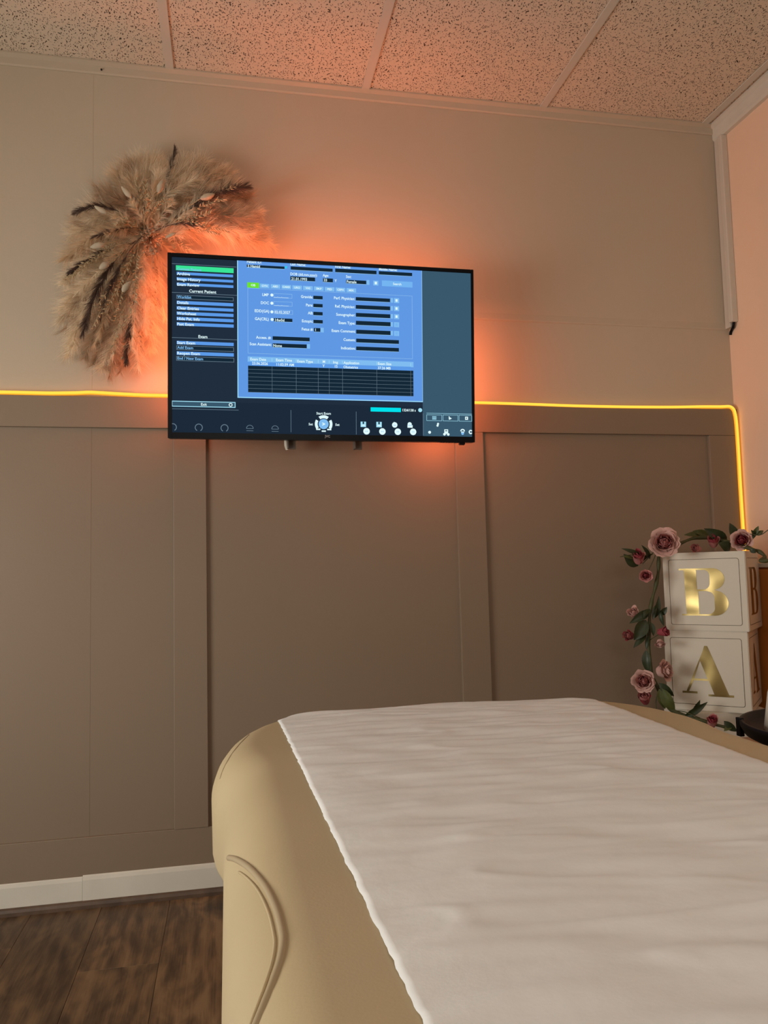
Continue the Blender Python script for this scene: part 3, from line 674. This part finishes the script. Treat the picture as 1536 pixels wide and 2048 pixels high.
for s_, x, y in (('LMP', 232, 322), ('DOC', 235, 388), ('EDD(GA)', 238, 455), ('GA(CRL)', 234, 519), ('Gravida:', 590, 340), ('Para:', 590, 406), ('AB:', 592, 470), ('Ectopic:', 593, 536), ('Fetus #:', 593, 602), ('Access. #:', 252, 669), ('Scan Assistant:', 255, 724), ('Perf. Physician:', 930, 354), ('Ref. Physician:', 930, 420), ('Sonographer:', 932, 486), ('Exam Type:', 932, 552), ('Exam Comment:', 935, 618), ('Custom:', 935, 687), ('Indication:', 935, 755)):
    text(s_, ca(x, y), 5.4, al='R', squeeze=.92)
for x, y in ((258, 322), (258, 388), (258, 458), (260, 520)): disc(ca(x, y), 3.0, 'white', 4, 12)
text('__.__.____', ca(276, 330), 4.4, 'white'); text('__.__.____', ca(278, 396), 4.4, 'white'); text('02.02.2027', ca(280, 460), 5.0, 'white', squeeze=.95); text('14w0d', ca(279, 524), 5.0)
text('1', ca(604, 604), 5); text('None', ca(268, 731), 5.2)
for s_, x, y in (('Patient ID:', 55, 52), ('Last Name:', 406, 72), ('First Name:', 768, 92), ('Middle Name:', 1123, 112), ('DOB (dd.mm.yyyy):', 406, 152), ('Age:', 670, 163), ('Sex:', 857, 173), ('Y', 766, 207)): text(s_, ca(x, y), 5.2, squeeze=.9)
for s_, x, y in (('S Hamid', 62, 88), ('21.01.1993', 415, 190), ('33', 677, 202), ('Female', 862, 214)): text(s_, ca(x, y), 5.2, squeeze=.95)
text('v', ca(364, 96), 6, 'cyan', bold=.05)
rect(ca(58, 218), ca(155, 266), 'lime', 4); text('OB', ca(106, 243), 4.4, al='C')
for k, s_ in enumerate(('GYN', 'ABD', 'CARD', 'URO', 'VAS', 'SM.P', 'PED', 'CEPH', 'MSK')):
    x = 160+k*87.7; y = 229+k*4.5; rect(ca(x, y), ca(x+78, y+37), 'tab', 4); text(s_, ca(x+39, y+20), 3.8, 'white', 'C')
frame(ca(62, 263), ca(1397, 839), 'line', 3, .0008)
for y in (346, 411, 476, 541, 612): rect(ca(1219, y-1), ca(1238, y+38), 'tab', 4); rect(ca(1246, y), ca(1288, y+42), 'tab', 4); rect(ca(1258, y+10), ca(1275, y+31), 'white' if y < 500 else 'button', 5)
for tl, br in (((652, 586), (678, 625)), ((542, 718), (567, 756)), ((1024, 200), (1047, 240)), ((1078, 205), (1120, 246))): rect(ca(*tl), ca(*br), 'tab', 4)
rect(ca(1090, 214), ca(1108, 236), 'white', 5)
rect(ca(1148, 203), ca(1396, 262), 'button', 4); text('Search', ca(1272, 234), 4.6, al='C')
# table
rect(cb(62, 50), cb(1404, 138), 'tab', 3); rect(cb(65, 92), cb(1382, 166), 'row', 4); rect(cb(65, 124), cb(1404, 374), 'field', 3)
a0, b0 = scr(*cb(65, 124)); a1, b1 = scr(*cb(1404, 374))
for k in range(1, 8): bb_ = b0+(b1-b0)*k/7.0; lrect(a0, bb_, a1, bb_+.0008, 'dim', 5)
for x in (260, 455, 633, 722, 830, 1107, 1382):
    aa, _ = scr(*cb(x, 240)); lrect(aa-.0004, b1, aa+.0004, b0, 'dim', 4)
    _, bt = scr(*cb(x, 56+x*.036)); lrect(aa-.0006, bt-.009, aa+.0006, bt, 'edge', 5)
for s_, x, y in (('Exam Date', 82, 73), ('Exam Time', 290, 80), ('Exam Type', 462, 90), ('M', 668, 94), ('Img', 752, 98), ('Application', 838, 102), ('Exam Size', 1114, 110), ('23.06.2026', 97, 107), ('11:02:39 AM', 290, 116), ('Y', 668, 128), ('15', 762, 132), ('Obstetrics', 836, 137), ('37.26 MB', 1114, 145)): text(s_, cb(x, y), 5.2, lv=6, squeeze=.93)
# footer
rect(cb(1057, 462), cb(1302, 501), 'cyan', 3); text('1324/138 s', cb(1310, 486), 5, squeeze=.9); disc(cb(1458, 485), 4.2, 'edge', 4, 10)
for x, y0, y1 in ((412, 485, 664), (940, 497, 682), (1482, 510, 690)): vline(cb(x, y0), cb(0, y1)[1], 'dim')
text('Start Exam', cb(677, 513), 4.6, al='C'); text('Set', cb(572, 600), 4.6, al='C'); text('Set', cb(788, 604), 4.6, al='C')
disc(cb(677, 598), 10, 'tab', 4, 28); text('>', cb(677, 600), 7, 'white', 'C', 6, .05)
disc(cb(677, 598), 17.5, 'white', 4, 10, 55, 125, 11.5); disc(cb(677, 598), 17.5, 'white', 4, 10, 150, 215, 12); disc(cb(677, 598), 17.5, 'white', 4, 10, -35, 30, 12)
for x, y in ((633, 640), (678, 655), (722, 642)): rect(cb(x-17, y-6), cb(x+17, y+6), 'white', 4)
for k, (x, y) in enumerate(((998, 600), (1125, 602), (1252, 605), (1375, 606))):
    if k < 2: rect(cb(x-22, y-22), cb(x+22, y+22), 'edge', 4); rect(cb(x-6, y-21), cb(x+6, y-2), 'foot', 5); rect(cb(x-14, y+4), cb(x+14, y+12), 'white', 5)
    elif k == 2: disc(cb(x, y), 5.6, 'white', 4, 14); disc(cb(x, y-14), 3.4, 'white', 4, 3); rect(cb(x-10, y+1), cb(x+10, y+5), 'tab', 5)
    else: rect(cb(x-20, y), cb(x+22, y+22), 'white', 4); disc(cb(x-2, y-6), 4.4, 'white', 4, 14); rect(cb(x-16, y+1), cb(x+16, y+5), 'tab', 5)
for x, y in ((1024, 656), (1152, 658), (1277, 660), (1401, 661)): disc(cb(x, y), 6.6, 'white', 4, 24); rect(cb(x-9, y-3), cb(x-3, y+3), 'tab', 5); rect(cb(x+3, y-3), cb(x+9, y+3), 'tab', 5)
hline(cc(990, 236), cc(1455, 0)[0], 'edge', 3, .001)
for tl, br in (((990, 250), (1148, 316)), ((1158, 252), (1314, 319)), ((1322, 255), (1475, 322))): frame(cc(*tl), cc(*br), 'edge', 3, .001)
rect(cc(1050, 266), cc(1090, 302), 'edge', 4)
for k in range(3): aa, b0 = scr(*cc(1059+k*10, 266)); lrect(aa, b0, aa+.0008, b0-.010, 'side', 5); a2_, bb_ = scr(*cc(1050, 274+k*9)); lrect(a2_, bb_, a2_+.0115, bb_+.0008, 'side', 5)
disc(cc(1232, 290), 3.6, 'white', 4, 3); rect(cc(1218, 268), cc(1226, 300), 'white', 4); rect(cc(1385, 272), cc(1416, 305), 'white', 4); rect(cc(1393, 282), cc(1404, 294), 'side', 5)
disc(cc(1108, 346), 2.4, 'white', 4, 6); disc(cc(1103, 364), 2.4, 'white', 4, 6); rect(cc(1098, 346), cc(1114, 364), 'white', 4)
disc(cc(1022, 432), 3.0, 'white', 4, 14); rect(cc(1172, 402), cc(1212, 440), 'white', 4); rect(cc(1181, 412), cc(1203, 422), 'side', 5); disc(cc(1174, 452), 2.8, 'white', 4, 10); disc(cc(1213, 454), 2.8, 'white', 4, 10); rect(cc(1174, 440), cc(1212, 450), 'white', 4)
disc(cc(1360, 422), 5.0, 'white', 4, 16, 0, 180, 2.6); rect(cc(1345, 424), cc(1376, 436), 'white', 4); disc(cc(1360, 444), 3, 'tab', 4, 12); disc(cc(1443, 429), 4.4, 'white', 4, 16, 30, 330, 2.0)
for (c, lv), g in sorted(Q.items()):       # hairlines and tiny icons, too small to pick apart
    o = g.out(SN[c], C_[c], scn); o['kind'] = 'stuff'
M['badge'] = mat('silver_badge', (.35, .35, .36, 1), .4)
text('JVC', (655, 873), 4.6, 'badge', 'C', 26, .02)
# ---------------- wall bracket behind it
br = thing('wall_bracket', (.29, 0, 1.30), 'grey steel arms of the bracket showing below the television', 'bracket')
M['steel'] = mat('grey_steel', (.14, .11, .09, 1), .6)
for px in (583, 716):
    q = at(px, 890, 1, -.07); G().bbox(q.x-.012, q.x+.012, -.072, -.064, 1.252, 1.60, .001).out('bracket_arm', M['steel'], br)
    G().bbox(q.x-.013, q.x-.009, -.084, -.055, 1.252, 1.60, .0008).out('bracket_flange', M['steel'], br)
G().bbox(.10, .50, -.064, -.050, 1.47, 1.51, .001).out('cross_bar', M['steel'], br)
G().bbox(.24, .34, -.0498, -.0165, 1.46, 1.52, .001).out('wall_plate', M['steel'], br)
q = at(572, 884, 1, -.07); G().tube([(q.x, -.07, 1.29), (q.x+.001, -.068, 1.262), (q.x+.005, -.064, 1.252)], .006, 8).out('plug', M['plastic'], br)

# ================================================================== yellow light strip along the top rail and down the corner
led = thing('light_strip', (0, -.01, ZR1), 'glowing yellow rope light along the panel top and down the corner', 'light strip')
zl = lambda x, y, d=-.012: at(x, y, 1, d)
pts = [Vector((XL+.01, -.012, 1.419))]+[zl(a, b) for a, b in ((-60, 784), (0, 785), (50, 786), (100, 787), (150, 786.5), (183, 785.5), (230, 788), (290, 791), (335, 792))]
pts += [zl(a, b) for a, b in ((420, 795), (600, 799), (800, 803), (950, 806), (1050, 809), (1150, 812.5), (1250, 814.5), (1340, 815), (1400, 814), (1440, 814))]
pts += [Vector((1.668, -.017, 1.4165)), Vector((1.679, -.0215, 1.408)), Vector((1.6845, -.0225, 1.393)), Vector((1.688, -.0225, 1.36)), Vector((1.689, -.0225, 1.28)), Vector((1.6885, -.0225, 1.15)), Vector((1.689, -.0225, 1.0)), Vector((1.689, -.0225, .85)), Vector((1.689, -.0225, .6))]
sp = spline(pts, 6)
G().tube(sp, .0058, 8).out('silicone_tube', M['ledbody'], led, True)
sp_f = [p+Vector((0, -.0035, .0008)) for p in sp]
G().tube(sp_f, .0043, 8).out('glowing_core', M['led'], led, True)

# ================================================================== white cable trunking in the corner
tr = thing('cable_trunking', (1.69, -.03, 1.70), 'white plastic cable trunking running down the corner from the ceiling', 'trunking')
G().bbox(1.684, 1.70, -.030, -.0015, 1.690, H-.056, .002).out('trunking_base', M['plastic'], tr)
G().bbox(1.676, 1.70, -.052, -.0305, 1.702, H-.056, .003).out('trunking_cover', M['plastic'], tr)
G().tube(spline([(1.690, -.042, 1.715), (1.689, -.041, 1.698), (1.690, -.036, 1.688), (1.694, -.024, 1.684), (1.6955, -.014, 1.676), (1.6955, -.012, 1.668)], 5), .0045, 8).out('cable_end', M['black'], tr, True)

# ================================================================== dried grass arrangement on the wall
random.seed(21); rng = np.random.default_rng(21)
pc = at(300, 470, 1, -.05)
arr = thing('dried_grass_arrangement', (pc.x, -.0, pc.z), 'round spray of dried pampas grass hung above the television corner', 'dried flowers')
def strawm(name, c, tr_=.45): return mat(name, c, .85, spec=.15, var=(30, .18), transl=tr_)
M['pampas'] = strawm('pale_pampas', (.94, .82, .65, 1)); M['pampas2'] = strawm('tan_pampas', (.84, .67, .48, 1)); M['dark'] = strawm('dark_reed_plume', (.13, .085, .068, 1), .2); M['pampas3'] = strawm('brown_pampas', (.62, .45, .31, 1))
M['straw'] = strawm('straw_stalk', (.55, .42, .26, 1), .15); M['tail'] = strawm('bunny_tail_grass', (.60, .50, .37, 1), .2); M['seed'] = mat('dried_seed_pod', (.42, .24, .14, 1), .55, var=(90, .3))
C0 = Vector((pc.x, -.045, pc.z))
def path(tip, bow, n=14, start=None):
    a = Vector(start) if start is not None else C0+Vector((random.uniform(-.025, .025), random.uniform(-.02, .01), random.uniform(-.025, .025)))
    b = Vector(tip); m = (a+b)/2+Vector(bow)
    return [(a*(1-t)**2+m*(2*t*(1-t))+b*t*t) for t in [i/(n-1) for i in range(n)]]
def safe(V):     # keep strands off the wall and out of the television's body
    V[:, 1] = np.minimum(V[:, 1], -.002)
    inside = (V[:, 0] > -.168) & (V[:, 2] < 1.795)
    V[:, 1] = np.where(inside, np.maximum(V[:, 1], -.088), V[:, 1])
    return V
def plume(tip, bow, W_, n, m, s0=.25, droop=.02, ang=.55, wd=.0007, name='plume', start=None, shape=.8):
    P_ = np.array([p[:] for p in path(tip, bow, start=start)]); k = len(P_)
    T_ = np.gradient(P_, axis=0); T_ /= np.linalg.norm(T_, axis=1)[:, None]
    nc = max(8, n//14); cid = rng.integers(0, nc, n)
    s = np.clip((s0+(1-s0)*rng.random(nc)**.9)[cid]+rng.normal(size=n)*.012, s0*.9, 1); idx = s*(k-1); i0_ = np.clip(idx.astype(int), 0, k-2); fr = (idx-i0_)[:, None]
    base = P_[i0_]*(1-fr)+P_[i0_+1]*fr; tan = T_[i0_]
    rv = rng.normal(size=(nc, 3))[cid]+rng.normal(size=(n, 3))*.30; rv[:, 1] *= .75; rv -= (rv*tan).sum(1)[:, None]*tan; rv /= np.linalg.norm(rv, axis=1)[:, None]
    env = np.sin(np.pi*np.clip((s-s0)/(1-s0)*.86+.10, 0, 1))**shape
    ln = W_*(.45+.55*rng.random(nc))[cid]*(.7+.3*rng.random(n))*(.3+.7*env)*1.15
    sp_ = ang*((.5+.8*rng.random(nc))[cid]+.12*rng.normal(size=n))
    d = tan*np.cos(sp_)[:, None]+rv*np.sin(sp_)[:, None]
    segs = 4; cur = base.copy(); rows = []
    side = np.cross(d, rng.normal(size=(n, 3))); side /= np.linalg.norm(side, axis=1)[:, None]
    wig = (rng.normal(size=(nc, 3))*.28)[cid]+rng.normal(size=(n, 3))*.10
    for j in range(segs+1):
        t = j/segs; wj = wd*(1-.85*t)
        rows.append(safe(cur-side*wj/2)); rows.append(safe(cur+side*wj/2))
        dd = d+wig*t+np.array([0, 0, -1.0])*droop*t*8; dd /= np.linalg.norm(dd, axis=1)[:, None]
        cur = cur+dd*(ln/segs)[:, None]
    V = np.stack(rows, 1).reshape(-1, 3); q = 2*(segs+1)
    F0 = np.array([(2*j, 2*j+1, 2*j+3, 2*j+2) for j in range(segs)])
    Fq = (np.arange(n)[:, None, None]*q+F0[None]).reshape(-1, 4)
    off = np.array(arr.location)
    me = bpy.data.meshes.new(name)
    st_ = G().tube(safe(P_.copy()), [.0016*(1-.7*i/k) for i in range(k)], 5)
    nv = len(V); allv = np.vstack([V, np.array(st_.v)])-off
    me.from_pydata(allv.tolist(), [], Fq.tolist()+[tuple(i+nv for i in f_) for f_ in st_.f]); me.materials.append(m)
    o = bpy.data.objects.new(name, me); COL.objects.link(o); o.parent = arr
    return o
def tipw(px, py, d): return at(px, py, 1, d)
# pale feathery plumes all round (tips read off the photograph), back layer first
for (x, y) in ((128, 520), (140, 470), (165, 425), (195, 385), (235, 345), (275, 322), (310, 318), (380, 325), (425, 335), (462, 352), (500, 395), (520, 425), (532, 455), (535, 482), (125, 570), (122, 620), (128, 660), (140, 690), (170, 715), (205, 735), (240, 745), (275, 735), (300, 700), (118, 645), (135, 712), (188, 728), (480, 372), (515, 440), (528, 470), (545, 492), (410, 322), (445, 338), (150, 450), (255, 330), (218, 752), (330, 335)):
    d = -.035-.03*random.random()
    plume(tipw(x, y, d), (random.uniform(-.015, .015), -.045, .03), .090, 1700, M[random.choice(('pampas', 'pampas', 'pampas2', 'pampas3'))], s0=.15, droop=.03, ang=.75, wd=.0009)
for (x, y) in ((150, 500), (175, 440), (215, 395), (262, 360), (320, 345), (400, 360), (450, 400), (490, 440), (505, 470), (150, 590), (160, 640), (190, 690), (225, 715), (262, 700), (290, 660)):
    plume(tipw(x, y, -.08-.03*random.random()), (random.uniform(-.015, .015), -.05, .03), .062, 1100, M[random.choice(('pampas', 'pampas2', 'pampas3'))], s0=.15, droop=.03, ang=.75, wd=.0009)
for (x, y) in ((212, 470), (225, 430), (262, 405), (300, 400), (345, 405), (385, 420), (400, 455), (215, 520), (225, 570), (260, 590), (285, 570), (360, 470)):
    plume(tipw(x, y, -.125), (0, -.02, .01), .045, 800, M['pampas' if random.random() < .6 else 'pampas2'], s0=.1, droop=.02, ang=.8, wd=.0009)
# short tufts tucked behind the edge of the set
for (x, y) in ((372, 530), (420, 520), (330, 640), (345, 580), (322, 600)):
    plume(tipw(x, y, -.02), (0, .0, .01), .045, 500, M['pampas'], droop=.02)
# dark reed plumes
for x, y, d, bow, W_, n_, s0_, dr, an in ((350, 297, -.10, (.012, -.06, .0), .034, 900, .40, 0, .36), (494, 374, -.12, (.02, -.07, .035), .060, 1500, .36, .02, .50), (152, 425, -.12, (.0, -.07, .050), .042, 800, .38, .03, .45),
    (138, 548, -.12, (-.0, -.07, .015), .040, 800, .45, .01, .45), (166, 668, -.125, (-.03, -.08, .03), .055, 1400, .38, .03, .48), (200, 640, -.135, (-.02, -.08, .02), .038, 700, .42, .03, .45), (252, 728, -.10, (-.01, -.07, .0), .036, 800, .66, .02, .48), (400, 452, -.12, (.0, -.06, .01), .034, 500, .45, .02, .45), (182, 478, -.12, (.0, -.06, .01), .030, 400, .5, .02, .45)):
    plume(tipw(x, y, d), bow, W_, n_, M['dark'], s0=s0_, droop=dr, ang=an, wd=.0009, name='reed_plume')
# bunny tails
def bunny(px0, py0, px1, py1, d, w_):
    d -= .025; w_ *= 1.25
    a, b = tipw(px0, py0, d), tipw(px1, py1, d); ax = (b-a).normalized(); L_ = (b-a).length
    g = G().lathe((0, 0, 0), [(.05*w_, 0), (.6*w_, .12*L_), (w_, .38*L_), (.85*w_, .65*L_), (.45*w_, .88*L_), (.05*w_, L_)], 10)
    q = ax.to_track_quat('Z', 'Y')
    vs = [a+q @ Vector(p) for p in g.v]; vs = [Vector(p)+Vector((noise.noise(Vector(p)*300), noise.noise(Vector(p)*310+Vector((5, 0, 0))), noise.noise(Vector(p)*290)))*.0012 for p in vs]
    o = obj('bunny_tail', vs, g.f, M['tail'], arr, True)
    sg = G().tube(path(a, (0, -.0, 0), 5, start=a+(C0+Vector((0, -.02, 0))-a)*.3), .0009, 5); sg.out('stalk', M['straw'], o)
for q in ((263, 396, 242, 372, -.13, .0062), (316, 386, 328, 357, -.13, .0078), (215, 427, 188, 412, -.125, .0060), (210, 488, 180, 495, -.13, .0072), (218, 526, 198, 538, -.13, .0078), (244, 584, 262, 562, -.135, .0075), (400, 398, 430, 388, -.12, .0078), (352, 466, 330, 476, -.13, .004)): bunny(*q)
# wheat-like stalks with kernels
def wheat(px, py, d, n=26, sz=.0066):
    d -= .022
    P_ = path(tipw(px, py, d), (random.uniform(-.01, .01), -.03, .012), 26); g = G().tube(P_, .0008, 5)
    for i in range(n):
        p = P_[int(25-(i/n)*15)]; t = (P_[-1]-P_[0]).normalized()
        rv = Vector((random.gauss(0, 1), random.gauss(0, .6)-.3, random.gauss(0, 1))); rv = (rv-t*rv.dot(t)).normalized()
        ax = (t*.75+rv*.65).normalized(); b = p+ax*sz*2.2; sd = ax.cross(Vector((0, 1, .2))).normalized()*sz*.38; up = ax.cross(sd).normalized()*sz*.35; c = p+ax*sz
        g.add([p, c+sd, c+up, c-sd, c-up, b], [(0, 1, 2), (0, 2, 3), (0, 3, 4), (0, 4, 1), (5, 2, 1), (5, 3, 2), (5, 4, 3), (5, 1, 4)])
    V = safe(np.array([tuple(p) for p in g.v])); obj('wheat_stalk', V.tolist(), g.f, M['straw'], arr)
for (x, y, d) in ((473, 372, -.12), (445, 398, -.125), (420, 428, -.125), (410, 450, -.12), (460, 462, -.09), (440, 468, -.10), (275, 362, -.13), (290, 365, -.13), (250, 440, -.14), (232, 452, -.14), (160, 535, -.12), (135, 560, -.11), (150, 548, -.12), (195, 610, -.13), (210, 625, -.13), (185, 655, -.12), (230, 640, -.125), (250, 655, -.12), (262, 690, -.09), (248, 712, -.08), (215, 738, -.05), (225, 700, -.09), (285, 640, -.06), (300, 660, -.04), (310, 620, -.04), (280, 690, -.05), (375, 500, -.07), (350, 495, -.08), (300, 395, -.14), (335, 400, -.14), (232, 590, -.135), (270, 600, -.13)): wheat(x, y, d)
g = G(); random.seed(4)
for (x, y, sp_, n_) in ((290, 468, 12, 16), (302, 462, 14, 12), (306, 508, 10, 22), (298, 490, 14, 14), (318, 490, 10, 8)):
    for k in range(n_):
        c = tipw(x+random.gauss(0, sp_*.6), y+random.gauss(0, sp_*.8), -.135-.012*random.random()); r_ = random.uniform(.0022, .0036)
        bm = bmesh.new(); bmesh.ops.create_icosphere(bm, subdivisions=1, radius=r_, matrix=Matrix.Translation(c)); g.bm(bm)
        g.tube([c, (c+C0)/2, C0], .0005, 4)
o = g.out('seed_pods', M['seed'], arr, True); o['kind'] = 'stuff'

# ================================================================== right-hand side: amber cupboard, wooden stand, black tray table
cab = thing('wall_cupboard', (1.66, -.45, .42), 'glossy amber orange cupboard on the right wall beside the letter boxes', 'cupboard')
M['amber'] = mat('amber_lacquer', (.58, .20, .025, 1), .3, var=(8, .12))
G().bbox(1.630, 1.6985, -.80, -.10, .425, .872, .003).out('carcass', M['amber'], cab)
G().bbox(1.622, 1.6985, -.81, -.095, .872, .886, .002).out('top_board', M['white'], cab)
for y0, y1 in ((-.79, -.455), (-.445, -.115)): 
    d_ = G().bbox(1.616, 1.630, y0, y1, .435, .866, .002).out('door', M['amber'], cab)
    yk = y1-.03 if y0 < -.5 else y0+.03
    G().tube([(1.616, yk, .66), (1.606, yk, .66), (1.602, yk, .66)], [.004, .006, .006], 10).out('knob', M['gold'], d_)
G().bbox(1.600, 1.6985, -.82, -.09, .408, .4248, .002).out('shelf_board', M['white'], cab)
std = thing('side_table', (1.37, -.72, 0), 'low brown wooden side table behind the black tray', 'side table')
M['wood'] = mat('brown_wood', (.30, .13, .04, 1), .45, var=(12, .25))
G().bbox(1.13, 1.58, -.95, -.50, .415, .44, .004).out('table_top', M['wood'], std)
for sx in (1.155, 1.555):
    for sy in (-.925, -.525): G().bbox(sx-.018, sx+.018, sy-.018, sy+.018, 0, .416, .003).out('leg', M['wood'], std)
tcx, tcy, tz = 1.012, -1.187, .604
tt = thing('tray_table', (tcx, tcy, 0), 'round black metal tray table beside the couch', 'tray table')
G().lathe((tcx, tcy, tz), [(.02, -.018), (.150, -.018), (.165, -.010), (.172, .004), (.172, .012), (.166, .012), (.162, .002), (.150, -.006), (.02, -.006)], 48).out('tray', M['blackmatte'], tt, True)
G().lathe((tcx, tcy, 0), [(.016, .018), (.016, tz-.015)], 16).out('pedestal', M['blackmatte'], tt, True)
G().lathe((tcx, tcy, 0), [(.15, 0), (.15, .012), (.03, .020), (.016, .030)], 32).out('foot', M['blackmatte'], tt, True)
q = atd(1480, 1450, 1.345); G().bbox(q.x-.0042, q.x+.0042, q.y-.006, q.y+.006, tz-.018, q.z+.013, .0012).out('handle_post', M['blackmatte'], tt)
bo = G().lathe((.9032+.027, -1.1087-.019, tz-.0059), [(.032, 0), (.033, .003), (.024, .065), (.014, .095), (.011, .110)], 28).out('plastic_bottle', M['plastic'], None, True)
tag(bo, 'white tapered plastic bottle standing on the black tray', 'bottle')
